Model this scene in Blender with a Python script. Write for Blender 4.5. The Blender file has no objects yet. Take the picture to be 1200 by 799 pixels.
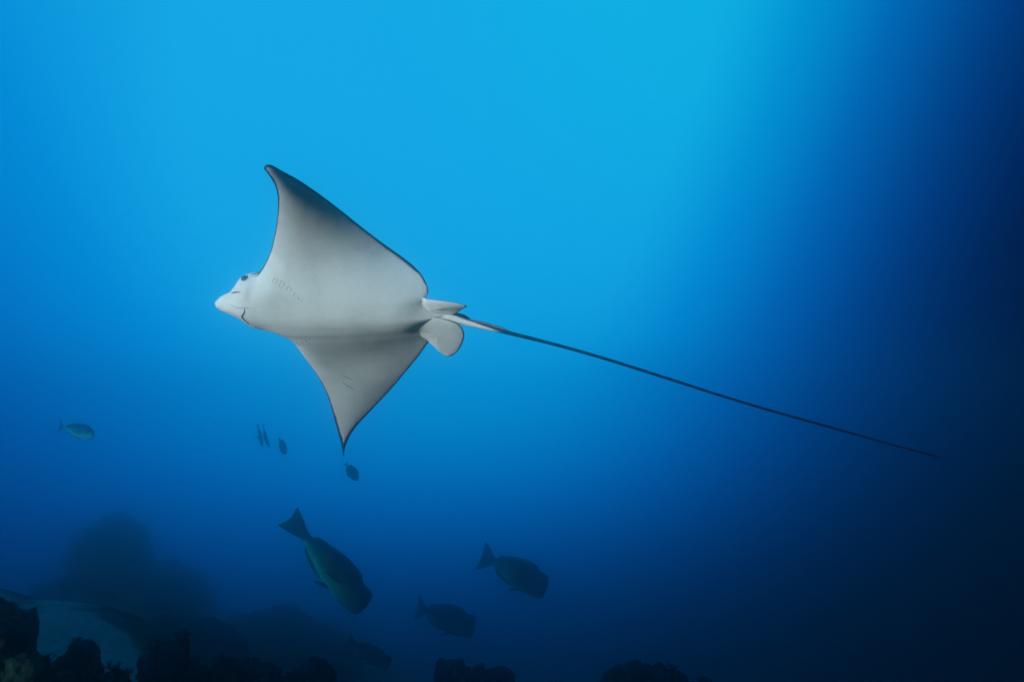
import bpy, bmesh, math, random
import numpy as np
from mathutils import Vector, noise
from mathutils.bvhtree import BVHTree

random.seed(7)
scene = bpy.context.scene
C = scene.collection

# ------------------------------------------------------------------ camera
W0, H0 = 1200.0, 799.0
HFOV = math.radians(55.0)
F = (W0 / 2) / math.tan(HFOV / 2)
PITCH = math.radians(5.0)
cam_d = bpy.data.cameras.new('camera')
cam = bpy.data.objects.new('camera', cam_d)
C.objects.link(cam)
cam_d.sensor_fit = 'HORIZONTAL'
cam_d.angle = HFOV
cam_d.clip_start = 0.05
cam_d.clip_end = 500
cam.rotation_euler = (math.radians(90) + PITCH, 0, 0)
scene.camera = cam
CR = Vector((1, 0, 0))
CU = Vector((0, -math.sin(PITCH), math.cos(PITCH)))
CF = Vector((0, math.cos(PITCH), math.sin(PITCH)))


def cvec(x, y, z):
    """camera aligned vector (right, up, towards the viewer) -> world"""
    return CR * x + CU * y - CF * z


def ray(px, py):
    return CR * ((px - W0 / 2) / F) + CU * ((H0 / 2 - py) / F) + CF


def at(px, py, d):
    return ray(px, py) * d


# ------------------------------------------------------------------ world: the open water, lit from above
world = bpy.data.worlds.new('World')
scene.world = world
world.use_nodes = True
wn, wl = world.node_tree.nodes, world.node_tree.links
wn.clear()


def wnode(t, **kw):
    n = wn.new(t)
    for k, v in kw.items():
        setattr(n, k, v)
    return n


def wmath(op, a, b=None, c=None):
    n = wnode('ShaderNodeMath', operation=op)
    for i, v in enumerate((a, b, c)):
        if v is None:
            continue
        if isinstance(v, (int, float)):
            n.inputs[i].default_value = v
        else:
            wl.new(v, n.inputs[i])
    return n.outputs[0]


tc = wnode('ShaderNodeTexCoord')
nrm = wnode('ShaderNodeVectorMath', operation='NORMALIZE')
wl.new(tc.outputs['Generated'], nrm.inputs[0])


def wdot(v):
    n = wnode('ShaderNodeVectorMath', operation='DOT_PRODUCT')
    wl.new(nrm.outputs[0], n.inputs[0])
    n.inputs[1].default_value = tuple(v)
    return n.outputs['Value']


def logistic(x, k, x0):
    # 1 / (1 + exp(-k (x - x0)))
    e = wmath('EXPONENT', wmath('MULTIPLY', wmath('SUBTRACT', x, x0), -k))
    return wmath('DIVIDE', 1.0, wmath('ADD', e, 1.0))


def plane_through(p1, p2):
    return ray(*p1).cross(ray(*p2)).normalized()


WORLD_STRENGTH = 1.0
sep = wnode('ShaderNodeSeparateXYZ')
wl.new(nrm.outputs[0], sep.inputs[0])
E = logistic(sep.outputs['Z'], 23.0, -0.093)            # bright water above, deep water below
n_shade = plane_through((1072, 0), (842, 520))          # light dies away over the drop-off on the right
if ray(300, 300).dot(n_shade) < 0:
    n_shade = -n_shade
S = logistic(wdot(n_shade), 14.0, 0.0)
n_left = plane_through((-300, 200), (10, 650))
if ray(600, 300).dot(n_left) < 0:
    n_left = -n_left
Lf = logistic(wdot(n_left), 9.0, 0.0)
back = logistic(sep.outputs['Y'], -10.0, 0.15)           # behind the photographer the water is open again
Lf = wmath('ADD', Lf, wmath('MULTIPLY', wmath('SUBTRACT', 1.0, Lf), back))
t = wmath('MULTIPLY', wmath('MULTIPLY', E, S), Lf)
glow = logistic(wdot(ray(640, 230).normalized()), 45.0, 0.935)   # the brightest water, towards the light
t = wmath('MULTIPLY', t, wmath('MULTIPLY_ADD', glow, 0.15, 0.98))
turq = logistic(wdot(ray(940, -130).normalized()), 60.0, 0.965)  # greener just below the surface light
ramp = wnode('ShaderNodeValToRGB')
cr = ramp.color_ramp
cr.interpolation = 'LINEAR'
stops = [(0.0, (0.0001, 0.0002, 0.003)), (0.04, (0.0002, 0.003, 0.026)), (0.12, (0.0002, 0.014, 0.095)),
         (0.29, (0.0003, 0.045, 0.245)), (0.58, (0.0004, 0.125, 0.49)), (0.85, (0.001, 0.270, 0.69)),
         (1.0, (0.010, 0.40, 0.80))]
while len(cr.elements) < len(stops):
    cr.elements.new(0.5)
for e, (p, c) in zip(cr.elements, stops):
    e.position = p
    e.color = (*c, 1)
wl.new(t, ramp.inputs[0])
bg = wnode('ShaderNodeBackground')
bg.inputs['Strength'].default_value = WORLD_STRENGTH
tmix = wnode('ShaderNodeMix', data_type='RGBA', blend_type='MULTIPLY')
wl.new(turq, tmix.inputs[0])
wl.new(ramp.outputs[0], tmix.inputs[6])
tmix.inputs[7].default_value = (0.5, 1.13, 0.96, 1)
wl.new(tmix.outputs[2], bg.inputs['Color'])
wo = wnode('ShaderNodeOutputWorld')
wl.new(bg.outputs[0], wo.inputs['Surface'])

# ------------------------------------------------------------------ the one key light, from behind the photographer's left: stands in for the flash
flash_sun_d = bpy.data.lights.new('sun', 'SUN')
flash_sun_d.energy = 4.4
flash_sun_d.angle = math.radians(3)
flash_sun_d.color = (0.98, 0.90, 0.93)
sun = bpy.data.objects.new('sun', flash_sun_d)
C.objects.link(sun)
FLASH_TO = cvec(-0.79, 0.13, 0.60).normalized()
sun.rotation_euler = FLASH_TO.to_track_quat('Z', 'Y').to_euler()

vs = scene.view_settings
vs.view_transform = 'Standard'
vs.look = 'None'
vs.exposure = 0.0
vs.gamma = 1.0
vs.use_curve_mapping = False
cy = scene.cycles
cy.use_denoising = True
cy.volume_bounces = 4
cy.max_bounces = 8
cy.diffuse_bounces = 2


# ------------------------------------------------------------------ helpers
def tag(o, label=None, cat=None, group=None, kind=None):
    if label:
        o['label'] = label
    if cat:
        o['category'] = cat
    if group:
        o['group'] = group
    if kind:
        o['kind'] = kind
    return o


def empty(name, loc):
    o = bpy.data.objects.new(name, None)
    o.empty_display_size = 0.2
    C.objects.link(o)
    o.location = loc
    return o


def mesh_obj(name, verts, faces, mat, parent=None, origin=None, smooth=True):
    """verts in world space; stored relative to origin (or to the parent)"""
    if parent is not None:
        origin = Vector(parent.location)
    if origin is None:
        origin = Vector((0, 0, 0))
    ox, oy, oz = origin
    me = bpy.data.meshes.new(name)
    me.from_pydata([(v[0] - ox, v[1] - oy, v[2] - oz) for v in verts], [], faces)
    me.update()
    bm = bmesh.new()
    bm.from_mesh(me)
    bmesh.ops.remove_doubles(bm, verts=bm.verts, dist=1e-6)
    bmesh.ops.recalc_face_normals(bm, faces=bm.faces)
    bm.to_mesh(me)
    bm.free()
    if smooth:
        me.polygons.foreach_set('use_smooth', [True] * len(me.polygons))
    mats = mat if isinstance(mat, (list, tuple)) else [mat]
    for m in mats:
        me.materials.append(m)
    o = bpy.data.objects.new(name, me)
    C.objects.link(o)
    if parent is not None:
        o.parent = parent
    else:
        o.location = origin
    return o


def smooth_path(pts, n):
    """Catmull-Rom resample of 2-D / 3-D points, even in arc length"""
    P = np.array(pts, float)
    Q = np.vstack([2 * P[0] - P[1], P, 2 * P[-1] - P[-2]])
    out = []
    for i in range(1, len(Q) - 2):
        p0, p1, p2, p3 = Q[i - 1], Q[i], Q[i + 1], Q[i + 2]
        for k in range(16):
            s = k / 16
            out.append(0.5 * ((2 * p1) + (-p0 + p2) * s + (2 * p0 - 5 * p1 + 4 * p2 - p3) * s * s
                              + (-p0 + 3 * p1 - 3 * p2 + p3) * s ** 3))
    out.append(P[-1])
    out = np.array(out)
    d = np.r_[0, np.cumsum(np.linalg.norm(np.diff(out, axis=0), axis=1))]
    s = np.linspace(0, d[-1], n)
    return np.stack([np.interp(s, d, out[:, k]) for k in range(P.shape[1])], 1)


def sstep(a, b, x):
    x = np.clip((x - a) / (b - a), 0, 1)
    return x * x * (3 - 2 * x)


def tube(pts, radii, nseg=10, flat=None):
    """tube along world points; radii per point or (r_side, r_up) pairs"""
    verts, faces = [], []
    n = len(pts)
    pts = [Vector(p) for p in pts]
    ref = Vector(flat) if flat is not None else Vector((0, 0, 1))
    for i, p in enumerate(pts):
        tdir = (pts[min(i + 1, n - 1)] - pts[max(i - 1, 0)]).normalized()
        s = tdir.cross(ref).normalized()
        u = s.cross(tdir).normalized()
        r = radii[i]
        rs, ru = r if isinstance(r, tuple) else (r, r)
        for k in range(nseg):
            a = 2 * math.pi * k / nseg
            verts.append(p + s * (math.cos(a) * rs) + u * (math.sin(a) * ru))
    for i in range(n - 1):
        for k in range(nseg):
            a, b = i * nseg + k, i * nseg + (k + 1) % nseg
            faces.append((a, b, b + nseg, a + nseg))
    faces.append(tuple(range(nseg))[::-1])
    faces.append(tuple(range((n - 1) * nseg, n * nseg)))
    return verts, faces


# ------------------------------------------------------------------ materials
def new_mat(name):
    m = bpy.data.materials.new(name)
    m.use_nodes = True
    nt = m.node_tree
    b = nt.nodes['Principled BSDF']
    return m, nt, b


def noise_node(nt, scale, detail=4, rough=0.55, coord='Object'):
    tcn = nt.nodes.new('ShaderNodeTexCoord')
    n = nt.nodes.new('ShaderNodeTexNoise')
    n.inputs['Scale'].default_value = scale
    n.inputs['Detail'].default_value = detail
    n.inputs['Roughness'].default_value = rough
    nt.links.new(tcn.outputs[coord], n.inputs['Vector'])
    return n


def ramp_node(nt, src, stops):
    r = nt.nodes.new('ShaderNodeValToRGB')
    while len(r.color_ramp.elements) < len(stops):
        r.color_ramp.elements.new(0.5)
    for e, (p, c) in zip(r.color_ramp.elements, stops):
        e.position = p
        e.color = (*c, 1)
    nt.links.new(src, r.inputs[0])
    return r.outputs[0]


def mix_node(nt, fac, a, b, mode='MIX'):
    m = nt.nodes.new('ShaderNodeMix')
    m.data_type = 'RGBA'
    m.blend_type = mode
    for sock, v in ((m.inputs[0], fac), (m.inputs[6], a), (m.inputs[7], b)):
        if isinstance(v, (int, float)):
            sock.default_value = v
        elif isinstance(v, tuple):
            sock.default_value = (*v, 1)
        else:
            nt.links.new(v, sock)
    return m.outputs[2]


def bump_node(nt, b, h, strength, dist):
    bn = nt.nodes.new('ShaderNodeBump')
    bn.inputs['Strength'].default_value = strength
    bn.inputs['Distance'].default_value = dist
    nt.links.new(h, bn.inputs['Height'])
    nt.links.new(bn.outputs[0], b.inputs['Normal'])


def skin_material():
    """eagle ray skin: white below, slate above, a dark margin that follows the fin edge"""
    m, nt, b = new_mat('ray_skin')
    at_n = nt.nodes.new('ShaderNodeAttribute')
    at_n.attribute_name = 'dark'
    n1 = noise_node(nt, 5, 6, 0.6)
    belly = ramp_node(nt, n1.outputs['Fac'], [(0.25, (0.70, 0.71, 0.60)), (0.50, (0.86, 0.865, 0.73)), (0.75, (0.89, 0.89, 0.77))])
    n2 = noise_node(nt, 60, 3)
    belly = mix_node(nt, 0.10, belly, ramp_node(nt, n2.outputs['Fac'], [(0.35, (0.35, 0.37, 0.38)), (0.7, (0.85, 0.84, 0.83))]))
    n4 = noise_node(nt, 2.2, 7, 0.7)
    belly = mix_node(nt, 0.2, belly, ramp_node(nt, n4.outputs['Fac'], [(0.38, (0.50, 0.54, 0.50)), (0.56, (0.86, 0.87, 0.74))]))
    n5 = noise_node(nt, 26, 6, 0.75)
    belly = mix_node(nt, ramp_node(nt, n5.outputs['Fac'], [(0.66, (0, 0, 0)), (0.74, (0.18, 0.18, 0.18))]), belly, (0.40, 0.42, 0.40))
    n3 = noise_node(nt, 9, 4)
    back = ramp_node(nt, n3.outputs['Fac'], [(0.35, (0.003, 0.006, 0.014)), (0.7, (0.007, 0.012, 0.024))])
    col = mix_node(nt, at_n.outputs['Fac'], belly, back)
    nt.links.new(col, b.inputs['Base Color'])
    b.inputs['Roughness'].default_value = 0.5
    b.inputs['Specular IOR Level'].default_value = 0.12
    bump_node(nt, b, n4.outputs['Fac'], 0.12, 0.05)
    return m


def plain(name, c1, c2, scale, rough=0.6, spec=0.1, bump=0.0):
    m, nt, b = new_mat(name)
    n = noise_node(nt, scale, 5)
    nt.links.new(ramp_node(nt, n.outputs['Fac'], [(0.35, c1), (0.68, c2)]), b.inputs['Base Color'])
    b.inputs['Roughness'].default_value = rough
    b.inputs['Specular IOR Level'].default_value = spec
    if bump:
        bump_node(nt, b, n.outputs['Fac'], 0.6, bump)
    return m


M_RAY = skin_material()
M_LINE = plain('mouth_line', (0.02, 0.012, 0.015), (0.05, 0.025, 0.03), 40)
M_GILL = plain('gill_line', (0.16, 0.09, 0.09), (0.28, 0.17, 0.17), 40)
M_FOLD = plain('skin_fold', (0.30, 0.30, 0.31), (0.42, 0.41, 0.41), 40)
M_SCAR = plain('old_scar', (0.30, 0.33, 0.30), (0.42, 0.43, 0.40), 40)
M_EYE = plain('ray_eye', (0.004, 0.005, 0.008), (0.012, 0.014, 0.02), 30, 0.15, 0.5)
M_LID = plain('ray_eyelid', (0.05, 0.045, 0.055), (0.11, 0.10, 0.11), 30)

# ------------------------------------------------------------------ the eagle ray
D_RAY = 4.7
PX = D_RAY / F                                  # metres per pixel at the ray
av = Vector((0.985, -0.035, 0.17)).normalized()      # towards the tail (camera axes)
bv = Vector((0.0, math.cos(math.radians(39)), math.sin(math.radians(39))))
bv = (bv - av * bv.dot(av)).normalized()              # towards the ray's left wing
nv = av.cross(bv)                                     # out of the belly
AV, BV, NV = cvec(*av), cvec(*bv), cvec(*nv)
O_RAY = at(390, 366, D_RAY)


def loc(A, B, n):
    return O_RAY + (AV * A + BV * B + NV * n) * PX


def unproject(px, py, n=0.0):
    """pixel -> (A, B) on the disc plane raised by n along the belly normal"""
    r = ray(px, py)
    o = O_RAY + NV * (n * PX)
    k = o.dot(NV) / r.dot(NV)
    p = (r * k - O_RAY) / PX
    return p.dot(AV), p.dot(BV)


# outline in photo pixels with the height of the fin edge (along the belly normal, in px)
left_le = [(303, 321, 0), (310, 310, -1), (317, 295, -2), (322, 275, -2), (325, 255, 0), (326, 238, 2),
           (325, 226, 3.5), (321, 214, 6), (314, 204, 8), (309.5, 198, 10), (311, 193.5, 10)]
left_te = [(311, 193.5, 11), (318, 193.5, 8), (330, 200, 1), (350, 211, -10), (375, 228, -21), (400, 247, -30), (425, 267, -36),
           (450, 286, -37), (470, 300, -34), (485, 312, -27), (494, 322, -19), (500, 333, -12), (502, 342, -6), (499, 348, -1)]
right_le = [(342, 395, 0), (352, 410, -1), (362, 425, -3), (374, 443, -6), (383, 461, -9), (389, 480, -12), (395, 502, -15), (400, 520, -16), (402.5, 536, -17)]
right_te = [(402.5, 536, -17), (403.5, 527, -17), (408, 514, -18), (417, 500, -20), (430, 486, -21), (445, 470, -21), (460, 454, -19),
            (475, 436, -15), (490, 418, -10), (500, 404, -4), (506, 394, 0)]

MID_B = 8.0


def up3(lst):
    return [(*unproject(x, y, h), h) for x, y, h in lst]


Lle, Lte, Rle, Rte = up3(left_le), up3(left_te), up3(right_le), up3(right_te)
print('left tip', Lle[-1], 'right tip', Rle[-1], 'roots', Lle[0], Rle[0], 'ins', Lte[-1], Rte[-1])
sA, sB = unproject(251.5, 357, 4)
print('snout', sA, sB, 'tail', unproject(530, 373))


# head planform: half width along A, centred on the midline
def mid_b(A):
    return np.interp(A, [sA, sA + 45, 20, 150], [sB, sB + 1.0, 4.0, 0.0])


head = [(0, 0), (1.2, 3.2), (6, 7.6), (14, 12.2), (23.5, 16.8), (32, 26), (38, 33.5), (47, 38.5), (60, 41)]
headL = [(sA + a, mid_b(sA + a) + w, 3 * (1 - a / 60)) for a, w in head]
headR = [(sA + a, mid_b(sA + a) - w * (0.92 - 0.08 * a / 60), 3 * (1 - a / 60)) for a, w in head]

NV_, NU_ = 261, 61
# leading curve: left tip -> snout -> right tip ; trailing curve: left tip -> tail base -> right tip
lead_l = smooth_path(Lle[::-1], 90)
neck_l = smooth_path([Lle[0]] + headL[::-1], 41)
neck_r = smooth_path(headR + [Rle[0]], 41)
lead_r = smooth_path(Rle, 92)
LE = np.vstack([lead_l, neck_l[1:], neck_r[1:], lead_r[1:]])
tail_c = [(128, mid_b(128), 2)]
trail_l = smooth_path(Lte, 90)
tl = smooth_path([Lte[-1], (114, mid_b(114) + 15, 0), (138, mid_b(138) + 2, 1)], 41)
tr = smooth_path([(138, mid_b(138) + 2, 1), (114, mid_b(114) - 15, 0), Rte[-1]], 41)
trail_r = smooth_path(Rte[::-1], 92)
TE = np.vstack([trail_l, tl[1:], tr[1:], trail_r[1:]])
nvv = len(LE)
assert len(TE) == nvv, (len(LE), len(TE))
u = 0.5 - 0.5 * np.cos(np.linspace(0, math.pi, NU_))
U = u[None, :, None]
G = LE[:, None, :] * (1 - U) + TE[:, None, :] * U           # (v,u,(A,B,h))
# fin surface: height follows the leading edge then sweeps up to the trailing edge late in the chord
hU = (u ** 2.0)[None, :]
A_, B_ = G[..., 0], G[..., 1]
H_ = LE[:, None, 2] * (1 - hU) + TE[:, None, 2] * hU


def relax(X, n):
    """smooth a field across neighbouring chords, outline kept"""
    X = X.copy()
    for _ in range(n):
        Y = X.copy()
        Y[1:-1, 1:-1] = 0.25 * X[:-2, 1:-1] + 0.5 * X[1:-1, 1:-1] + 0.25 * X[2:, 1:-1]
        X = Y
    return X


A_, B_, H_ = relax(A_, 14), relax(B_, 14), relax(H_, 30)
# distance to the outline
outl = np.vstack([LE[:, :2], TE[::-1, :2]])
seg0, seg1 = outl[:-1], outl[1:]
keep = np.linalg.norm(seg1 - seg0, axis=1) > 1e-6
seg0, seg1 = seg0[keep], seg1[keep]
P = np.stack([A_.ravel(), B_.ravel()], 1)
dist = np.full(len(P), 1e9)
for a0, a1 in zip(seg0, seg1):
    dv = a1 - a0
    tt = np.clip(((P - a0) @ dv) / (dv @ dv), 0, 1)
    dd = np.hypot(P[:, 0] - a0[0] - tt * dv[0], P[:, 1] - a0[1] - tt * dv[1])
    dist = np.minimum(dist, dd)
dist = dist.reshape(A_.shape)
dist[:, 0] = 0
dist[:, -1] = 0
dB = B_ - mid_b(A_)
# trunk cross section
wB = np.interp(A_, [-150, -110, -80, -40, 0, 50, 100, 135], [34, 60, 80, 76, 66, 52, 31, 16])
Tv = np.interp(A_, [-150, -135, -115, -90, -60, -20, 30, 80, 115, 135], [6, 11, 16, 20, 23, 24, 22, 16, 10, 6])
Td = np.interp(A_, [-150, -135, -115, -90, -60, -20, 30, 80, 115, 135], [9, 14, 20, 26, 30, 30, 26, 17, 10, 6])
bell = np.exp(-(np.abs(dB) / (wB * 0.86)) ** 2.1)
hd = (1 - sstep(-100, -45, A_)) * (1 - sstep(46, 62, np.abs(dB)))                       # in the head the whole width is thick
bell = np.maximum(bell, hd)
wing = 2.6 * np.exp(-(np.abs(dB) / 120) ** 2) + 0.55
rr = 26 + 14 * hd * 0
redge = np.where(hd > 0, 30 * hd + (1 - hd) * 26, 26)
ef = np.clip(dist / redge, 0, 1)
ef = np.sqrt(1 - (1 - ef) ** 2)
efw = np.clip(dist / 34, 0, 1)
efw = 0.35 * np.sqrt(1 - (1 - np.clip(dist / 5, 0, 1)) ** 2) + 0.65 * (1 - (1 - efw) ** 2)
tv = Tv * bell * ef + wing * efw
td = Td * bell * ef + wing * efw
tv, td = relax(tv, 10), relax(td, 10)

verts, dark = [], []
idx_v = np.zeros(A_.shape, int)
idx_d = np.zeros(A_.shape, int)
for i in range(nvv):
    for j in range(NU_):
        idx_v[i, j] = len(verts)
        verts.append(loc(A_[i, j], B_[i, j], H_[i, j] + tv[i, j]))
        # margin pigment
        d = dist[i, j]
        side = B_[i, j] - mid_b(A_[i, j])
        far = abs(side)
        wm = 1.2 + 2.2 * sstep(120, 240, far)
        wm *= float(sstep(-85, -70, A_[i, j])) if far < 70 else 1.0
        wm *= 1 - float(sstep(112, 118, A_[i, j]))
        jn = noise.noise(Vector((A_[i, j] * 0.12, B_[i, j] * 0.12, 3.0)))
        k = 1 - sstep(wm * 0.5, wm * 1.6 + 1e-3, d * (1 + 0.3 * jn) + 1e-4)
        dark.append(float(k) if wm > 0.3 else 0.0)
for i in range(nvv):
    for j in range(NU_):
        if j in (0, NU_ - 1) or i in (0, nvv - 1):
            idx_d[i, j] = idx_v[i, j]
        else:
            idx_d[i, j] = len(verts)
            verts.append(loc(A_[i, j], B_[i, j], H_[i, j] - td[i, j]))
            # white runs up the cheek past the eye before the dark back begins
            cheek = float(1 - sstep(-82, -66, A_[i, j])) if abs(dB[i, j]) < 60 else 0.0
            dark.append(float(1 - cheek * (1 - sstep(2.6, 4.2, dist[i, j]))))
faces = []
for i in range(nvv - 1):
    for j in range(NU_ - 1):
        for g in (idx_v, idx_d):
            f = [g[i, j], g[i + 1, j], g[i + 1, j + 1], g[i, j + 1]]
            f = [int(x) for n_, x in enumerate(f) if x not in f[:n_]]
            if len(f) >= 3:
                faces.append(f)

ray_root = empty('eagle_ray', O_RAY)
tag(ray_root, 'large eagle ray gliding with white belly showing and long whip tail', 'ray')


def ray_mesh(name, verts, faces, dark, mat=M_RAY):
    ox = O_RAY
    me = bpy.data.meshes.new(name)
    me.from_pydata([tuple(v - ox) for v in verts], [], faces)
    at_ = me.attributes.new('dark', 'FLOAT', 'POINT')
    at_.data.foreach_set('value', [float(x) for x in dark])
    bm = bmesh.new()
    bm.from_mesh(me)
    bmesh.ops.remove_doubles(bm, verts=bm.verts, dist=1e-5)
    bmesh.ops.recalc_face_normals(bm, faces=bm.faces)
    bm.to_mesh(me)
    bm.free()
    me.polygons.foreach_set('use_smooth', [True] * len(me.polygons))
    me.materials.append(mat)
    o = bpy.data.objects.new(name, me)
    C.objects.link(o)
    o.parent = ray_root
    return o


body = ray_mesh('body', verts, faces, dark)
bvh = BVHTree.FromPolygons([tuple(v) for v in verts], faces)


def hit_px(px, py):
    r = ray(px, py).normalized()
    p, n, i, d = bvh.ray_cast(Vector((0, 0, 0)), r)
    if p is None:
        # nearest point of the skin to that line of sight
        best = bvh.find_nearest(at(px, py, D_RAY))
        p, n = best[0], best[1]
    if n.dot(r) > 0:
        n = -n
    return p, n


def mirror_hit(p):
    """the same spot on the ray's other side, found along the belly normal"""
    q = (p - O_RAY) / PX
    A, B = q.dot(AV), q.dot(BV)
    B2 = 2 * float(mid_b(A)) - B
    o = loc(A, B2, 90)
    p2, n2, i, d = bvh.ray_cast(o, -NV)
    if p2 is None:
        p2, n2, i, d = bvh.find_nearest(loc(A, B2, 10))
    if n2.dot(NV) < 0:
        n2 = -n2
    return p2, n2


def strip_part(name, hits, rad, mat, parent=ray_root, sink=0.35):
    pts = [p + n * (rad * (1 - sink)) for p, n in hits]
    n = len(pts)
    rr_ = [rad * (0.35 + 0.65 * math.sin(math.pi * min(1, max(0, (k + 0.4) / (n - 0.2))))) for k in range(n)]
    v, f = tube(pts, rr_, 8, hits[n // 2][1])
    return mesh_obj(name, v, f, mat, parent)


# mouth: the toothed slit, corner to corner
mouth_px = smooth_path([(286.6, 361.5), (286.8, 365), (285.3, 368), (283.4, 370.5), (286, 374), (289.5, 377.5), (291.8, 380)], 14)
strip_part('mouth', [hit_px(*p) for p in mouth_px], 0.75 * PX, M_LINE, sink=0.6)
fold_px = smooth_path([(269.5, 356.5), (273, 358.5), (278, 360.5), (283, 361), (289, 360.3), (294, 362.2)], 14)
strip_part('nasal_fold', [hit_px(*p) for p in fold_px], 0.36 * PX, M_FOLD, sink=0.75)
nost_px = smooth_path([(271.5, 343.5), (275, 342.6), (279, 342.2), (281.5, 342.4)], 8)
strip_part('nostril_groove', [hit_px(*p) for p in nost_px], 0.8 * PX, M_LID, sink=0.6)
for a_, b_ in (((322.6, 324.5), (319.3, 331.8)), ((330.6, 328), (327.4, 335.8)), ((338.8, 334.6), (335.6, 341)),
               ((346.6, 342.4), (343.6, 348)), ((351, 348.5), (350.2, 351.8))):
    pp = smooth_path([a_, ((a_[0] + b_[0]) / 2 - 0.5, (a_[1] + b_[1]) / 2), b_], 9)
    hits = [hit_px(*p) for p in pp]
    for hs in (hits, [mirror_hit(p) for p, n in hits]):
        strip_part('gill_slit', hs, 0.26 * PX, M_GILL, sink=0.7)
        # pale flap of skin lying tailward of the slit, its free edge proud
        gv_, gf_, wf = [], [], 7
        for k, (p, n) in enumerate(hs):
            taper = math.sin(math.pi * (k + 0.6) / (len(hs) + 0.2)) ** 0.6
            for q_ in range(wf):
                f = q_ / (wf - 1)
                o_ = p + AV * (f * 5.6 * taper * PX) + BV * (-f * 1.8 * PX) + n * (4 * PX)
                hp, hn_, _, _ = bvh.ray_cast(o_, -n)
                if hp is None:
                    hp = p
                lift = (0.52 * math.sin(math.pi * f) ** 0.8 * taper - 0.10) * PX
                gv_.append(hp + n * lift)
        for k in range(len(hs) - 1):
            for q_ in range(wf - 1):
                a0 = k * wf + q_
                gf_.append((a0, a0 + 1, a0 + wf + 1, a0 + wf))
        ray_mesh('gill_flap', gv_, gf_, [0.0] * len(gv_))
for a_, b_ in (((403, 440), (413, 444)), ((402, 448), (415, 456))):
    pp = smooth_path([a_, ((a_[0] + b_[0]) / 2, (a_[1] + b_[1]) / 2 + 0.8), b_], 8)
    strip_part('scar', [hit_px(*p) for p in pp], 0.4 * PX, M_SCAR, sink=0.6)


def eye_at(p, n):
    r = 3.3 * PX
    v, f = [], []
    bm = bmesh.new()
    bmesh.ops.create_uvsphere(bm, u_segments=20, v_segments=12, radius=r)
    c = p - n * (r * 0.45)
    vv = [c + Vector(x.co) for x in bm.verts]
    bm.verts.index_update()
    ff = [[x.index for x in fc.verts] for fc in bm.faces]
    bm.free()
    e = mesh_obj('eye', vv, ff, M_EYE, ray_root)
    s = n.orthogonal().normalized()
    w = n.cross(s)
    ring = [p + n * (0.1 * r) + (s * math.cos(k / 20 * 2 * math.pi) + w * math.sin(k / 20 * 2 * math.pi)) * r * 1.0 for k in range(21)]
    tv_, tf_ = tube(ring, [0.3 * r] * 21, 6, n)
    lid = mesh_obj('eyelid', tv_, tf_, M_LID, None, Vector((0, 0, 0)))
    lid.parent = e
    lid.location = -O_RAY
    return e


pe, ne = hit_px(286.6, 326.0)
eye_at(pe, ne)
q = (pe - O_RAY) / PX
A_e, B_e, n_e = q.dot(AV), q.dot(BV), q.dot(NV)
p2 = loc(A_e, 2 * float(mid_b(A_e)) - B_e, n_e)
p2, n2, _, _ = bvh.find_nearest(p2)
if (p2 - loc(A_e, float(mid_b(A_e)), 0)).dot(n2) < 0:
    n2 = -n2
eye_at(p2, n2)


# pelvic fins: thin lens-shaped flaps
def fin_flap(name, outline, thick, n_off, blend=(95, 117)):
    ol = [(*unproject(x, y, h), h) for x, y, h in outline]
    ring = smooth_path(ol + [ol[0]], 73)[:-1]
    c = ring.mean(axis=0)
    vv, dk, ff = [], [], []
    rings = [1.0, 0.96, 0.88, 0.7, 0.45, 0.2]
    tops, bots = [], []
    for s in rings:
        th = thick * math.sqrt(max(0.0, 1 - s ** 4))
        row_t, row_b = [], []
        for k in range(len(ring)):
            A, B, h = c + (ring[k] - c) * s
            w_ = 1 - float(sstep(blend[0], blend[1], A))          # the root sinks into the trunk
            if w_ > 0:
                hp, hn_, _, _ = bvh.ray_cast(loc(A, B, 80), -NV)
                if hp is not None:
                    hs = (hp - O_RAY).dot(NV) / PX
                    h = h * (1 - w_) + (hs - n_off - th - 1.0) * w_
            row_t.append(len(vv)); vv.append(loc(A, B, h + n_off + th)); dk.append(0.8 * float(sstep(118, 126, A)) if s == 1.0 else 0.0)
            if s == 1.0:
                row_b.append(row_t[-1])
            else:
                row_b.append(len(vv)); vv.append(loc(A, B, h + n_off - th)); dk.append(1.0)
        tops.append(row_t); bots.append(row_b)
    ct = len(vv); vv.append(loc(c[0], c[1], c[2] + n_off + thick)); dk.append(0.0)
    cb = len(vv); vv.append(loc(c[0], c[1], c[2] + n_off - thick)); dk.append(1.0)
    m = len(ring)
    for rows in (tops, bots):
        for r0, r1 in zip(rows[:-1], rows[1:]):
            for k in range(m):
                k2 = (k + 1) % m
                ff.append((r0[k], r0[k2], r1[k2], r1[k]))
    for k in range(m):
        k2 = (k + 1) % m
        ff.append((tops[-1][k], tops[-1][k2], ct))
        ff.append((bots[-1][k], bots[-1][k2], cb))
    return ray_mesh(name, vv, ff, dk)


fin_flap('pelvic_fin', [(470, 358, 4), (484, 352.5, 3), (500, 350.5, 3), (520, 352.5, 5), (538, 355.5, 5), (547.5, 358.5, 3), (541, 362.5, 0), (534, 367, -1),
                        (522, 373, 1), (500, 375, 4), (478, 371, 6)], 1.6, 0.4, (98, 136))
fin_flap('pelvic_fin', [(474, 380, 6), (483, 387, 4), (493, 394, 4), (503, 400.5, 3), (514, 410, 4), (521, 415.8, 3), (527, 417.2, 3), (535, 412.5, 3), (541, 404, 4),
                        (544.3, 393, 5), (542, 384, 6), (534, 377.5, 7), (512, 371.5, 7), (484, 373, 7)], 2.2, 1.0)

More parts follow.
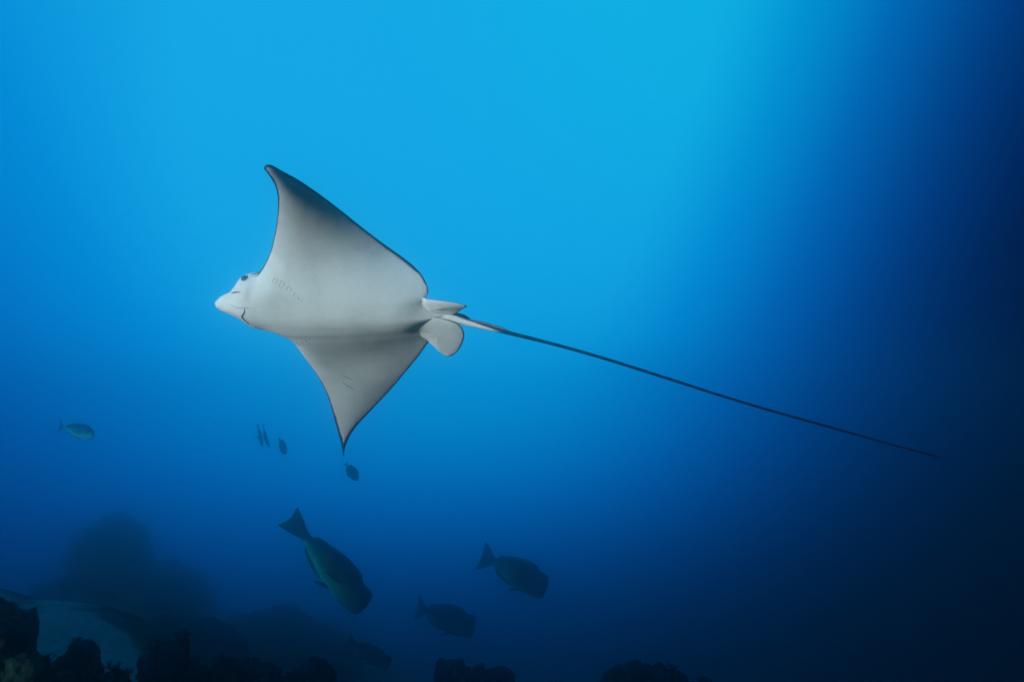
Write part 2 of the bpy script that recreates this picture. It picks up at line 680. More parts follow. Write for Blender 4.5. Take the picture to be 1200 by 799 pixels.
# whip tail
tail_px = [(478, 368), (500, 371), (520, 372.5), (532, 374), (545, 377.3), (560, 381), (580, 386), (600, 391), (650, 403.5), (700, 417.5), (750, 433), (800, 449), (850, 465),
           (900, 480), (950, 494), (1000, 508), (1050, 522), (1080, 530), (1105, 537)]
dT = [at(x, y, 1.0) for x, y in tail_px]
tail_pts = []
for (x, y) in tail_px:
    base = O_RAY + AV * ((x - 390) * PX * 0.55)
    d = base.dot(CF)
    d = D_RAY - (x - 390) * PX * 0.17
    tail_pts.append(tuple(at(x, y, d)))
tp = smooth_path(tail_pts, 140)
wpx = []
ntp = len(tp)
tw_x = [478, 500, 525, 545, 560, 580, 640, 800, 1000, 1090, 1105]
tw_w = [8.0, 7.5, 5.8, 4.3, 3.5, 2.7, 2.1, 1.8, 1.45, 1.1, 0.4]
tverts, tfaces, tdark = [], [], []
radii = []
for p in tp:
    pv = Vector(p)
    x = (pv.dot(CR) / pv.dot(CF)) * F + W0 / 2
    r = np.interp(x, tw_x, tw_w) * pv.dot(CF) / F
    radii.append((float(r), float(r * 0.85)))
tverts, tfaces = tube([tuple(p) for p in tp], radii, 14, NV)
for k, v in enumerate(tverts):
    i = k // 14
    pv = Vector(tp[i])
    x = (pv.dot(CR) / pv.dot(CF)) * F + W0 / 2
    up = (Vector(v) - pv).normalized().dot(NV)
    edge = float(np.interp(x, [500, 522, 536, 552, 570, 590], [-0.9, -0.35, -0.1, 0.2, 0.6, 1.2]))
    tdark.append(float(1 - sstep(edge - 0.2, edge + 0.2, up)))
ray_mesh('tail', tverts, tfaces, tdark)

# small dorsal fin and the barbed spine at the root of the tail, on the far (dorsal) side
df = [(526, 368.5, -2), (534, 368.5, -8), (544, 371.5, -10), (551, 375.5, -8), (548, 378, -4), (532, 374, -2)]
dfv = [at(x, y, D_RAY - (x - 390) * PX * 0.17) + NV * (h * 0.35 * PX) for x, y, h in df]
sd = BV * (0.8 * PX)
dv = [p + sd for p in dfv] + [p - sd for p in dfv]
nn = len(dfv)
dff = [tuple(range(nn)), tuple(range(nn, 2 * nn))[::-1]] + [(k, (k + 1) % nn, nn + (k + 1) % nn, nn + k) for k in range(nn)]
ray_mesh('dorsal_fin', dv, dff, [1.0] * (2 * nn))
sp = smooth_path([(548, 374.5, 0), (566, 378.2, 0), (585, 383.2, 0), (597, 387.5, 0)], 14)
spv = [at(x, y, D_RAY - (x - 390) * PX * 0.17) for x, y, _ in sp]
v_, f_ = tube(spv, [float(np.interp(k, [0, 4, 10, 13], [1.0, 1.5, 1.1, 0.3])) * PX for k in range(14)], 8, NV)
ray_mesh('tail_spine', v_, f_, [0.8] * len(v_))


# ------------------------------------------------------------------ fish
def fish_mat(name, back, flank, belly, scale=9.0, scales=True):
    m, nt, b = new_mat(name)
    at_n = nt.nodes.new('ShaderNodeAttribute')
    at_n.attribute_name = 'height'
    n = noise_node(nt, scale, 5)
    add = nt.nodes.new('ShaderNodeMath')
    add.operation = 'MULTIPLY_ADD'
    nt.links.new(n.outputs['Fac'], add.inputs[0])
    add.inputs[1].default_value = 0.22
    nt.links.new(at_n.outputs['Fac'], add.inputs[2])
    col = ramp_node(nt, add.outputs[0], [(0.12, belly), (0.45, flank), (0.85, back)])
    if scales:
        tcn = nt.nodes.new('ShaderNodeTexCoord')
        vo = nt.nodes.new('ShaderNodeTexVoronoi')
        vo.inputs['Scale'].default_value = 26
        nt.links.new(tcn.outputs['Object'], vo.inputs['Vector'])
        sh = ramp_node(nt, vo.outputs['Distance'], [(0.2, (1, 1, 1)), (0.75, (0.6, 0.6, 0.6))])
        col = mix_node(nt, 0.7, col, sh, 'MULTIPLY')
        bump_node(nt, b, vo.outputs['Distance'], 0.3, 0.006)
    nt.links.new(col, b.inputs['Base Color'])
    b.inputs['Roughness'].default_value = 0.5
    b.inputs['Specular IOR Level'].default_value = 0.0
    return m


def fish(name, label, cat, group, prof, fins, mats, head_px, tail_px, d_head, d_tail, dorsal_px, roll=0.0, bend=0.0, depth=1.0, tz=1.0, tx=1.0):
    """head_px / tail_px: pixel ends of the body (snout, tail root); dorsal_px: image direction of the back"""
    ph, pt = at(*head_px, d_head), at(*tail_px, d_tail)
    X = (ph - pt)
    L = X.length
    X.normalize()
    Zd = cvec(dorsal_px[0], -dorsal_px[1], roll)
    Zd = (Zd - X * Zd.dot(X)).normalized()
    Yd = Zd.cross(X).normalized()
    root = empty(name, (ph + pt) / 2)
    tag(root, label, cat, group)

    def P3(x, y, z):
        # gentle sideways bend of the spine
        y = y + bend * (x - 0.6) ** 2
        return pt + (X * x + Yd * y + Zd * z) * L

    xs = 1 - (1 - np.linspace(0, 1, 46)) ** 1.35
    xs = np.r_[xs[:-1], 0.994, 0.998, 1.0]
    prof = [(p[0], p[1] * depth, p[2] * depth, p[3]) for p in prof]
    fins = [(n_, [(a * tx if a < 0 else a, b * tz if a < 0 else b) for a, b in ol] if n_ == 'tail_fin' else [(a, b * depth) for a, b in ol], sd_) for n_, ol, sd_ in fins]
    top = smooth_path([(p[0], p[1]) for p in prof], 300)
    bot = smooth_path([(p[0], p[2]) for p in prof], 300)
    wid = smooth_path([(p[0], p[3]) for p in prof], 300)
    nseg = 24
    vv, ff, hh = [], [], []
    for x in xs:
        zt = np.interp(x, top[:, 0], top[:, 1])
        zb = np.interp(x, bot[:, 0], bot[:, 1])
        w = np.interp(x, wid[:, 0], wid[:, 1])
        c, h = (zt + zb) / 2, (zt - zb) / 2
        for k in range(nseg):
            a = 2 * math.pi * k / nseg
            ca, sa = math.cos(a), math.sin(a)
            yy = w * math.copysign(abs(ca) ** 0.9, ca)
            vv.append(P3(x, yy, c + h * sa))
            hh.append(0.5 + 0.5 * sa)
    n = len(xs)
    for i in range(n - 1):
        for k in range(nseg):
            a, b = i * nseg + k, i * nseg + (k + 1) % nseg
            ff.append((a, b, b + nseg, a + nseg))
    ff.append(tuple(range(nseg)))
    ff.append(tuple(range((n - 1) * nseg, n * nseg)))
    o = mesh_obj('body', vv, ff, mats[0], root)
    at_ = o.data.attributes.new('height', 'FLOAT', 'POINT')
    rv = [Vector(v.co) for v in o.data.vertices]
    if len(rv) == len(hh):
        at_.data.foreach_set('value', hh)
    for fname, ol, side in fins:
        ring = smooth_path([(a, b) for a, b in ol] + [ol[0]], 8 * len(ol) + 1)[:-1] if side is None or isinstance(side, tuple) else None
        pts = [(a, b) for a, b in ol]
        m = len(pts)
        th = 0.008
        vv, ff = [], []
        if side is None:
            # median fin: tapers to a thin edge
            cx = sum(p[0] for p in pts) / m
            cz = sum(p[1] for p in pts) / m
            for s in (-1, 1):
                for a, b in pts:
                    vv.append(P3(a, s * th * 0.3, b))
                for a, b in pts:
                    vv.append(P3(cx + (a - cx) * 0.6, s * th, cz + (b - cz) * 0.6))
                vv.append(P3(cx, s * th, cz))
            nb = 2 * m + 1
            for s in (0, 1):
                o0 = s * nb
                for k in range(m):
                    k2 = (k + 1) % m
                    ff.append((o0 + k, o0 + k2, o0 + m + k2, o0 + m + k))
                    ff.append((o0 + m + k, o0 + m + k2, o0 + 2 * m))
            for k in range(m):
                k2 = (k + 1) % m
                ff.append((k, k2, nb + k2, nb + k))
            mesh_obj(fname, vv, ff, mats[1], root)
        else:
            y0, dy = side        # paired fin: starts y0 off the midline and slants outward
            for sgn in (1, -1):
                vv, ff = [], []
                x0 = max(p[0] for p in pts)
                for s in (-1, 1):
                    for a, b in pts:
                        vv.append(P3(a, sgn * (y0 + (x0 - a) * dy) + s * th * 0.4, b))
                ff.append(tuple(range(m)))
                ff.append(tuple(range(m, 2 * m))[::-1])
                for k in range(m):
                    ff.append((k, (k + 1) % m, m + (k + 1) % m, m + k))
                mesh_obj(fname, vv, ff, mats[1], root, smooth=False)
    # eyes
    ex, ez, er = fish.eye
    zt = np.interp(ex, top[:, 0], top[:, 1])
    zb = np.interp(ex, bot[:, 0], bot[:, 1])
    w = np.interp(ex, wid[:, 0], wid[:, 1])
    sa = (ez - (zt + zb) / 2) / ((zt - zb) / 2)
    wy = w * math.sqrt(max(0.05, 1 - sa * sa)) ** 0.9
    for sgn in (1, -1):
        bm = bmesh.new()
        bmesh.ops.create_uvsphere(bm, u_segments=14, v_segments=8, radius=er * L)
        bm.verts.index_update()
        c = P3(ex, sgn * wy * 0.97, ez)
        vv = [c + Vector(x.co) for x in bm.verts]
        ff = [[q_.index for q_ in fc.verts] for fc in bm.faces]
        bm.free()
        mesh_obj('eye', vv, ff, mats[2], root)
    return root


BUMP = [(0, .050, -.050, .018), (.06, .062, -.066, .026), (.15, .100, -.105, .045), (.28, .150, -.155, .075), (.42, .185, -.192, .100),
        (.56, .200, -.212, .115), (.70, .196, -.216, .120), (.78, .172, -.212, .116), (.83, .162, -.208, .112), (.885, .172, -.200, .106), (.935, .164, -.188, .096),
        (.97, .130, -.175, .080), (.99, .075, -.150, .058), (1.0, .010, -.115, .028)]
BUMP_FINS = [
    ('tail_fin', [(.05, .048), (-.03, .075), (-.10, .125), (-.17, .165), (-.225, .190), (-.215, .13), (-.202, .06), (-.196, 0), (-.202, -.06), (-.215, -.13), (-.225, -.190), (-.17, -.165), (-.10, -.125), (-.03, -.075), (.05, -.048)], None),
    ('dorsal_fin', [(.08, .05), (.07, .085), (.10, .125), (.2, .155), (.35, .200), (.5, .228), (.65, .232), (.74, .215), (.78, .17), (.6, .15), (.3, .12)], None),
    ('anal_fin', [(.09, -.05), (.075, -.085), (.11, -.135), (.2, -.170), (.32, -.205), (.42, -.215), (.46, -.18), (.3, -.12)], None),
    ('pectoral_fin', [(.68, .01), (.62, .03), (.53, .02), (.47, -.03), (.48, -.08), (.55, -.07), (.64, -.05), (.68, -.04)], (.112, .32)),
    ('pelvic_fin', [(.66, -.19), (.60, -.205), (.52, -.245), (.45, -.275), (.44, -.255), (.49, -.215), (.56, -.185)], (.035, .18)),
]
NASO = [(0, .020, -.020, .010), (.08, .032, -.034, .018), (.2, .075, -.085, .04), (.35, .115, -.135, .06), (.5, .140, -.165, .072), (.65, .150, -.175, .075),
        (.8, .138, -.160, .068), (.9, .105, -.130, .052), (.96, .07, -.10, .036), (1.0, .01, -.05, .012)]
NASO_FINS = [
    ('tail_fin', [(.03, .018), (-.04, .045), (-.10, .105), (-.16, .18), (-.13, .08), (-.115, 0), (-.13, -.08), (-.16, -.18), (-.10, -.105), (-.04, -.045), (.03, -.018)], None),
    ('dorsal_fin', [(.1, .03), (.12, .07), (.3, .135), (.5, .170), (.7, .178), (.84, .15), (.84, .11), (.5, .10)], None),
    ('anal_fin', [(.1, -.03), (.12, -.07), (.3, -.150), (.45, -.185), (.58, -.19), (.58, -.14), (.3, -.08)], None),
    ('pectoral_fin', [(.72, .0), (.66, .02), (.57, 0), (.53, -.04), (.58, -.05), (.68, -.04)], (.07, .35)),
]
OVAL = [(0, .030, -.030, .012), (.06, .055, -.055, .022), (.15, .125, -.125, .045), (.3, .205, -.205, .07), (.5, .245, -.245, .082), (.68, .235, -.235, .08),
        (.82, .185, -.185, .066), (.92, .12, -.125, .046), (.97, .07, -.08, .03), (1.0, .015, -.03, .01)]
OVAL_FINS = [
    ('tail_fin', [(.05, .03), (-.03, .05), (-.10, .10), (-.165, .150), (-.13, .06), (-.12, 0), (-.13, -.06), (-.165, -.150), (-.10, -.10), (-.03, -.05), (.05, -.03)], None),
    ('dorsal_fin', [(.08, .05), (.06, .10), (.12, .17), (.28, .24), (.5, .29), (.7, .275), (.82, .2), (.5, .18)], None),
    ('anal_fin', [(.08, -.05), (.06, -.10), (.12, -.17), (.28, -.24), (.45, -.285), (.6, -.27), (.6, -.2), (.3, -.15)], None),
]
SLIM = [(0, .025, -.025, .012), (.08, .036, -.036, .018), (.2, .066, -.066, .032), (.4, .105, -.11, .05), (.6, .122, -.125, .058), (.78, .11, -.112, .052),
        (.9, .075, -.078, .038), (.97, .042, -.045, .022), (1.0, .01, -.015, .008)]
SLIM_FINS = [
    ('tail_fin', [(.04, .022), (-.06, .06), (-.17, .14), (-.12, .04), (-.11, 0), (-.12, -.04), (-.17, -.14), (-.06, -.06), (.04, -.022)], None),
    ('dorsal_fin', [(.14, .04), (.15, .08), (.4, .14), (.6, .155), (.72, .13), (.5, .08)], None),
    ('anal_fin', [(.14, -.04), (.15, -.08), (.35, -.13), (.45, -.12), (.3, -.06)], None),
    ('pectoral_fin', [(.66, -.02), (.60, -.01), (.50, -.05), (.46, -.10), (.54, -.09), (.64, -.06)], (.056, .7)),
]
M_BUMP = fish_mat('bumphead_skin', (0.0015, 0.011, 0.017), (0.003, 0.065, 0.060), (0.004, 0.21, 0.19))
M_BUMPF = plain('bumphead_fin', (0.002, 0.016, 0.018), (0.004, 0.032, 0.030), 20, 0.6, 0.0)
M_FEYE = plain('fish_eye', (0.004, 0.004, 0.005), (0.015, 0.015, 0.015), 30, 0.2, 0.4)
M_NASO = fish_mat('pale_fish_skin', (0.004, 0.06, 0.085), (0.012, 0.28, 0.29), (0.05, 0.46, 0.45), scales=False)
M_NASOF = plain('pale_fish_fin', (0.004, 0.05, 0.075), (0.008, 0.11, 0.13), 20, 0.6, 0.0)
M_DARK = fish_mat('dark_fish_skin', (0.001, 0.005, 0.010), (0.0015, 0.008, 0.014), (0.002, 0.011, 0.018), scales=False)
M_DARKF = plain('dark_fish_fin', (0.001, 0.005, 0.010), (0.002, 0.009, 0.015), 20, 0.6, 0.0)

BG = 'humpheaded parrotfish schooling below the ray'
fish.eye = (.86, .035, .017)
BM = (M_BUMP, M_BUMPF, M_FEYE)
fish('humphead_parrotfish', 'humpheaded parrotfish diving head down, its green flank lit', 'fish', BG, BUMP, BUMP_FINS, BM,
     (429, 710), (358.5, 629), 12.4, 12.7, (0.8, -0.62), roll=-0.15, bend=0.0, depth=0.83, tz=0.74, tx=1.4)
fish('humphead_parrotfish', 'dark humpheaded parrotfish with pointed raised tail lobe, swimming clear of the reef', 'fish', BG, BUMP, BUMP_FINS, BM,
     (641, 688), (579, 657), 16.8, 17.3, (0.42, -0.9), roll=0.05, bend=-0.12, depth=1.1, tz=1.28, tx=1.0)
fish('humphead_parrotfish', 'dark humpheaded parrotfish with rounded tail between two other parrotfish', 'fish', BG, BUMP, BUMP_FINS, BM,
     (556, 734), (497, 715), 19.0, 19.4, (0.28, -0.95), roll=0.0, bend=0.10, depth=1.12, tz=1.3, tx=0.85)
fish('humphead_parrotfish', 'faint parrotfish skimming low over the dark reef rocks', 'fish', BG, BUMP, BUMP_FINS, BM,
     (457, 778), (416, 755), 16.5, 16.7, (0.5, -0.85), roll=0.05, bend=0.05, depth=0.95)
fish.eye = (.86, .03, .024)
fish('pale_surgeonfish', 'pale silvery teal fish with forked tail swimming alone in open water', 'fish', None, NASO, NASO_FINS, (M_NASO, M_NASOF, M_FEYE),
     (110.5, 508.5), (74.5, 500), 13.0, 13.3, (0.22, -0.97), roll=0.0, depth=0.9, tz=0.9)
fish.eye = (.84, .05, .022)
DG = 'small dark fish hanging in open water'
DM = (M_DARK, M_DARKF, M_FEYE)
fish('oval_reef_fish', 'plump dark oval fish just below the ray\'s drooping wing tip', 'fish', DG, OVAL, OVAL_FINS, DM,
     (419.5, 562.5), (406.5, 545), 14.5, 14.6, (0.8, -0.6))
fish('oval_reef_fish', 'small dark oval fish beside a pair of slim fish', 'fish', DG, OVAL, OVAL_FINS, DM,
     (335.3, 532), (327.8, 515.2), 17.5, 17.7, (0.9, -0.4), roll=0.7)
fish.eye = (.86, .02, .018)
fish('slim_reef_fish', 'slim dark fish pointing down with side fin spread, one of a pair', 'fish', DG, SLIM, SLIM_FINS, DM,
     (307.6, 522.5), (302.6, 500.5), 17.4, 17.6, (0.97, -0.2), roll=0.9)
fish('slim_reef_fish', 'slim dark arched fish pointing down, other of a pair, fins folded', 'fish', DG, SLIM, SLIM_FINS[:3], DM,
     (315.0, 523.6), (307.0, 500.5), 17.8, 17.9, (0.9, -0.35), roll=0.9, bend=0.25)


# ------------------------------------------------------------------ the sea floor and the reef
def ground_z(x, y):
    """a sandy shelf on the left that rolls over into a deep drop-off on the right"""
    s = float(sstep(-4.4, 0.5, x + 0.10 * (y - 8)))
    far = float(sstep(10.8, 17.0, y))
    z = -1.95 - 2.3 * s - 4.5 * far
    z += 0.25 * float(sstep(-3.2, -9.0, x))
    z -= 3.0 * float(sstep(20, 45, y)) + 3.5 * float(sstep(3, 14, x))
    z += 1.6 * math.exp(-((x + 16.8) / 5.0) ** 2 - ((y - 41.5) / 5.0) ** 2)      # hill under the far pinnacle
    n = noise.fractal(Vector((x * 0.22, y * 0.22, 1.3)), 1.0, 2.0, 5)
    n2 = noise.fractal(Vector((x * 1.4, y * 1.4, 5.1)), 1.0, 2.0, 3)
    return z + (0.16 + 0.3 * float(sstep(10.5, 14, y))) * n + (0.03 + 0.10 * float(sstep(10.5, 14, y))) * n2


gx = np.concatenate([np.linspace(-30, -9, 40), np.linspace(-8.8, 8.8, 150), np.linspace(9, 30, 40)])
gy = np.concatenate([np.linspace(-0.8, 3, 9), np.linspace(3.15, 22, 150), np.linspace(22.4, 48, 60)])
gv = [(float(x), float(y), ground_z(float(x), float(y))) for y in gy for x in gx]
nx = len(gx)
gf = [(j * nx + i, j * nx + i + 1, (j + 1) * nx + i + 1, (j + 1) * nx + i) for j in range(len(gy) - 1) for i in range(nx - 1)]


SAND = [(-4.3, 9.3, 1.0, 2.1, math.radians(35)), (-7.2, 11.5, 1.2, 2.6, math.radians(40))]


def floor_mat():
    m, nt, b = new_mat('coral_sand')
    n1 = noise_node(nt, 1.5, 6, 0.62)
    n2 = noise_node(nt, 14, 6, 0.7)
    sand = ramp_node(nt, n2.outputs['Fac'], [(0.3, (0.06, 0.068, 0.075)), (0.68, (0.23, 0.245, 0.265))])
    rub = ramp_node(nt, n2.outputs['Fac'], [(0.3, (0.008, 0.011, 0.010)), (0.7, (0.026, 0.030, 0.026))])
    # sand has gathered in two hollows of the reef: ellipses with a ragged edge
    geo = nt.nodes.new('ShaderNodeNewGeometry')
    fac = None
    for (cx, cy_, rx, ry, rot) in SAND:
        mp = nt.nodes.new('ShaderNodeMapping')
        mp.vector_type = 'TEXTURE'
        mp.inputs['Location'].default_value = (cx, cy_, 0)
        mp.inputs['Rotation'].default_value = (0, 0, rot)
        mp.inputs['Scale'].default_value = (rx, ry, 1000)
        nt.links.new(geo.outputs['Position'], mp.inputs['Vector'])
        ln = nt.nodes.new('ShaderNodeVectorMath')
        ln.operation = 'LENGTH'
        nt.links.new(mp.outputs[0], ln.inputs[0])
        ad = nt.nodes.new('ShaderNodeMath')
        ad.operation = 'MULTIPLY_ADD'
        nt.links.new(n1.outputs['Fac'], ad.inputs[0])
        ad.inputs[1].default_value = 1.7
        nt.links.new(ln.outputs['Value'], ad.inputs[2])
        r_ = nt.nodes.new('ShaderNodeMapRange')
        r_.inputs['From Min'].default_value = 1.62
        r_.inputs['From Max'].default_value = 1.86
        r_.inputs['To Min'].default_value = 0.0
        r_.inputs['To Max'].default_value = 1.0
        nt.links.new(ad.outputs[0], r_.inputs['Value'])
        if fac is None:
            fac = r_.outputs[0]
        else:
            mm = nt.nodes.new('ShaderNodeMath')
            mm.operation = 'MULTIPLY'
            nt.links.new(fac, mm.inputs[0])
            nt.links.new(r_.outputs[0], mm.inputs[1])
            fac = mm.outputs[0]
    nt.links.new(mix_node(nt, fac, sand, rub), b.inputs['Base Color'])
    b.inputs['Roughness'].default_value = 0.95
    b.inputs['Specular IOR Level'].default_value = 0.05
    bump_node(nt, b, n2.outputs['Fac'], 0.8, 0.05)
    return m


def reef_mat(name, tint):
    m, nt, b = new_mat(name)
    n1 = noise_node(nt, 3.0, 8, 0.65)
    tcn = nt.nodes.new('ShaderNodeTexCoord')
    vo = nt.nodes.new('ShaderNodeTexVoronoi')
    vo.inputs['Scale'].default_value = 14
    nt.links.new(tcn.outputs['Object'], vo.inputs['Vector'])
    c = ramp_node(nt, n1.outputs['Fac'], [(0.32, tuple(v * 0.35 for v in tint)), (0.5, tint), (0.68, tuple(min(1, v * 2.4) for v in tint))])
    c = mix_node(nt, 0.6, c, ramp_node(nt, vo.outputs['Distance'], [(0.1, (1.2, 1.2, 1.1)), (0.7, (0.4, 0.42, 0.4))]), 'MULTIPLY')
    nt.links.new(c, b.inputs['Base Color'])
    b.inputs['Roughness'].default_value = 0.95
    b.inputs['Specular IOR Level'].default_value = 0.03
    bump_node(nt, b, vo.outputs['Distance'], 1.0, 0.06)
    return m


floor = mesh_obj('seabed', gv, gf, floor_mat())
tag(floor, kind='structure')

M_REEF = [reef_mat('reef_rock_brown', (0.016, 0.022, 0.020)), reef_mat('reef_rock_green', (0.009, 0.024, 0.017)), reef_mat('reef_rock_dark', (0.008, 0.013, 0.016))]


def rock(name, label, cat, group, cx, cy_, sx, sy, sz, seed, mat, sub=5, lump=0.35, knob=0.10, base=0.35):
    """coral-grown boulder: lobed, knobbly, sunk into the floor by `base` of its height"""
    bm = bmesh.new()
    bmesh.ops.create_icosphere(bm, subdivisions=sub, radius=1.0)
    off = Vector((seed * 7.31, seed * 3.17, seed * 1.73))
    m = min(sx, sy, sz)
    g = (sx * sy * sz) ** (1 / 3)
    gz = ground_z(cx, cy_)
    o0 = Vector((cx, cy_, gz))
    vv = []
    bm.verts.index_update()
    for v in bm.verts:
        d = v.co.normalized()
        p = Vector((d.x * sx, d.y * sy, d.z * sz))
        e = Vector((d.x / sx, d.y / sy, d.z / sz)).normalized()
        q = p / g
        r = lump * noise.fractal(q * 1.3 + off, 1.0, 2.0, 4)
        f1 = noise.voronoi(q * 3.4 + off)[0][0]
        f2 = noise.voronoi(q * 8.0 + off)[0][0]
        r += knob * (1.0 - 1.6 * f1) + knob * 0.55 * (1 - 1.6 * f2) + 0.03 * noise.noise(q * 22 + off)
        p = p + e * (r * 0.5 * (m + g))
        vv.append(Vector((cx + p.x, cy_ + p.y, gz + p.z + sz * (1 - 2 * base))))
    ff = [[q_.index for q_ in fc.verts] for fc in bm.faces]
    bm.free()
    o = mesh_obj(name, vv, ff, mat, None, o0)
    tag(o, label, cat, group)
    return o, vv


def branch_coral(label, px, seed, size, mat, tops, group=None):
    """bushy branching colony standing on a rock top"""
    rnd = random.Random(seed)
    o0 = Vector(tops)
    vv, ff = [], []

    def grow(p, d, ln, r, depth):
        q_ = p + d * ln
        v, f = tube([p, p + d * ln * 0.5 + Vector((rnd.uniform(-.06, .06), rnd.uniform(-.06, .06), 0)) * ln, q_], [r, r * 0.85, r * 0.65], 6, (0.3, 0.9, 0.1))
        b = len(vv)
        vv.extend(v)
        ff.extend([tuple(i + b for i in fc) for fc in f])
        if depth:
            for _ in range(rnd.choice((2, 3))):
                nd = (d + Vector((rnd.uniform(-.8, .8), rnd.uniform(-.8, .8), rnd.uniform(-.15, .7)))).normalized()
                grow(q_, nd, ln * rnd.uniform(.6, .85), r * 0.68, depth - 1)

    for _ in range(7):
        d = Vector((rnd.uniform(-1, 1), rnd.uniform(-1, 1), rnd.uniform(.35, 1))).normalized()
        grow(o0 - d * size * 0.15, d, size * 0.42, size * 0.075, 2)
    o = mesh_obj('branching_coral', vv, ff, mat, None, o0)
    tag(o, label, 'coral', group)
    return o


RG = 'coral boulders along the foot of the picture'
rocks = []


def px_ground(px, depth):
    p = at(px, 700, depth)
    return p.x, p.y


def rk(px, top_py, depth, half_px, label, seed, mat, cat='reef rock', name='reef_rock', group=None, **kw):
    """rock whose top shows at top_py when seen from the camera"""
    c = at(px, top_py, depth)
    gz = ground_z(c.x, c.y)
    base = kw.get('base', 0.35)
    sz = max(0.12, (c.z - gz) / (2 - 2 * base) / 1.08)
    sx = half_px * depth / F
    o, vv = rock(name, label, cat, group, c.x, c.y, sx, kw.pop('sy', sx * 0.9), sz, seed, mat, **kw)
    rocks.append((o, c))
    return o, c


# far mound and slope
rk(138, 600, 41.5, 50, 'tall hazy reef pinnacle rising behind the sand patch', 4, M_REEF[2], name='reef_pinnacle', cat='reef', lump=0.30, knob=0.12, base=0.3)
rk(186, 648, 39.0, 60, 'broad hazy reef shoulder sloping down from the tall pinnacle', 9, M_REEF[2], name='reef_mound', cat='reef', lump=0.22, knob=0.07)
rk(84, 662, 34.0, 50, 'low hazy reef mound at the pinnacle foot by the pale sand', 5, M_REEF[2], name='reef_mound', cat='reef', lump=0.25)
rk(190, 712, 19.0, 110, 'dark reef bank bordering the far side of the sand patch', 13, M_REEF[2], name='reef_mound', cat='reef', base=0.4, lump=0.25)
rk(310, 716, 30.0, 110, 'dim reef bank below the diving green parrotfish', 17, M_REEF[2], name='reef_mound', cat='reef', base=0.4, lump=0.14, knob=0.07)
# near corner
rk(-12, 706, 7.0, 66, 'greenish knobbly coral boulder on the near edge of the sand', 21, M_REEF[1], name='coral_boulder', cat='coral', knob=0.16)
rk(40, 762, 6.6, 55, 'low greenish coral clump beside the largest knobbly boulder', 22, M_REEF[1], name='coral_boulder', cat='coral', knob=0.18)
rk(94, 748, 7.6, 27, 'round dark coral head standing alone on the pale sand', 23, M_REEF[0], name='coral_colony', cat='coral', knob=0.14, base=0.2)
rk(136, 775, 7.3, 20, 'little dark coral head between round coral head and big rock', 24, M_REEF[0], name='coral_colony', cat='coral', knob=0.18, base=0.2)
rk(205, 746, 8.0, 48, 'big dark rock with ragged top at the right end of the sand', 25, M_REEF[2], knob=0.16, base=0.3)
rk(285, 757, 8.4, 60, 'wide dark rock joined to the ragged topped rock', 26, M_REEF[2], knob=0.16)
rk(362, 777, 8.8, 56, 'low dark rock right under the faint skimming parrotfish', 27, M_REEF[2], knob=0.16)
rk(545, 768, 11.5, 74, 'dim low rock mound beneath the trio of parrotfish', 28, M_REEF[2], knob=0.14)
rk(655, 787, 10.5, 26, 'small dark rock tip next to the large rounded rock', 29, M_REEF[2], knob=0.16)
rk(762, 757, 11.0, 68, 'large rounded black rock standing above the drop-off', 30, M_REEF[2], knob=0.12, base=0.3)
rk(826, 778, 10.6, 22, 'squat black rock leaning against the large rounded rock', 31, M_REEF[2], knob=0.14)
rk(1215, 776, 9.0, 60, 'sandy grey ledge at the far end of the drop-off', 33, M_REEF[0], name='reef_ledge', knob=0.10)



def on_rock(px, py, d):
    """top of whatever rock stands under that spot"""
    p = at(px, py, d)
    best = ground_z(p.x, p.y)
    for o, c in rocks:
        ok, hp, hn_, fi = o.ray_cast(Vector((p.x, p.y, 20)) - o.location, Vector((0, 0, -1)))
        if ok:
            best = max(best, hp.z + o.location.z)
    return (p.x, p.y, best)


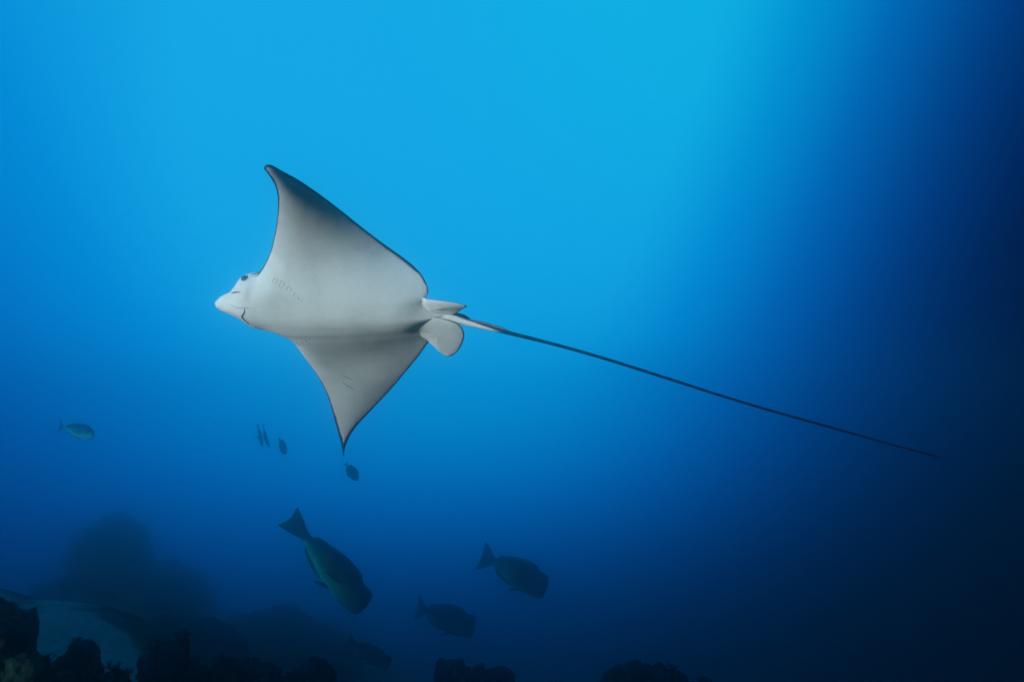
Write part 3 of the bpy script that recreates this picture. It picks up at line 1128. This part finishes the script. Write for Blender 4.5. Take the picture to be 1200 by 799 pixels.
branch_coral('bushy branching coral on top of the ragged dark rock', None, 5, 0.16, M_REEF[0], on_rock(182, 748, 8.0))
HOSTS = ['growing on the greenish knobbly boulder', 'on the low greenish coral clump', 'crowning the round dark coral head', 'on the little dark coral head',
         'at the shoulder of the ragged dark rock', 'on the wide dark rock', 'on the low dark rock beside the wide one']
for k, (x, y, d, sz, hst) in enumerate([(12, 715, 6.9, .12, 0), (32, 730, 6.9, .08, 0), (58, 760, 6.6, .11, 1), (90, 752, 7.6, .07, 2), (132, 776, 7.3, .10, 3), (150, 780, 7.3, .07, 3),
                                   (215, 750, 8.0, .13, 4), (232, 752, 8.1, .08, 4), (262, 760, 8.4, .13, 5), (300, 762, 8.4, .08, 5), (338, 770, 8.7, .12, 6), (378, 776, 8.8, .08, 6)]):
    branch_coral(('tiny' if k in (1, 5, 7, 9, 11) else 'small') + ' bushy branching coral ' + HOSTS[hst], None, 20 + k, sz, M_REEF[k % 2], on_rock(x, y, d), 'branching corals on the near reef')
branch_coral('branching coral sprouting from the large rounded black rock', None, 11, 0.16, M_REEF[2], on_rock(786, 768, 10.9))

# ------------------------------------------------------------------ the water itself: one even body of scattering water
zmin = min(v[2] for v in gv)
hx0, hx1, hy0, hy1, hz0, hz1 = -32, 32, -1.2, 50, zmin - 1.0, 2.6
hv = [(x, y, z) for z in (hz0, hz1) for y in (hy0, hy1) for x in (hx0, hx1)]
hf = [(0, 2, 3, 1), (4, 5, 7, 6), (0, 1, 5, 4), (2, 6, 7, 3), (0, 4, 6, 2), (1, 3, 7, 5)]
hm = bpy.data.materials.new('water_haze')
hm.use_nodes = True
hn = hm.node_tree.nodes
hn.remove(hn['Principled BSDF'])
pv = hn.new('ShaderNodeVolumePrincipled')
pv.inputs['Color'].default_value = (0.36, 0.93, 0.985, 1)
pv.inputs['Density'].default_value = 0.064
pv.inputs['Anisotropy'].default_value = 0.985
hm.node_tree.links.new(pv.outputs[0], hn['Material Output'].inputs['Volume'])
haze = mesh_obj('haze', hv, hf, hm, smooth=False)
tag(haze, kind='stuff')
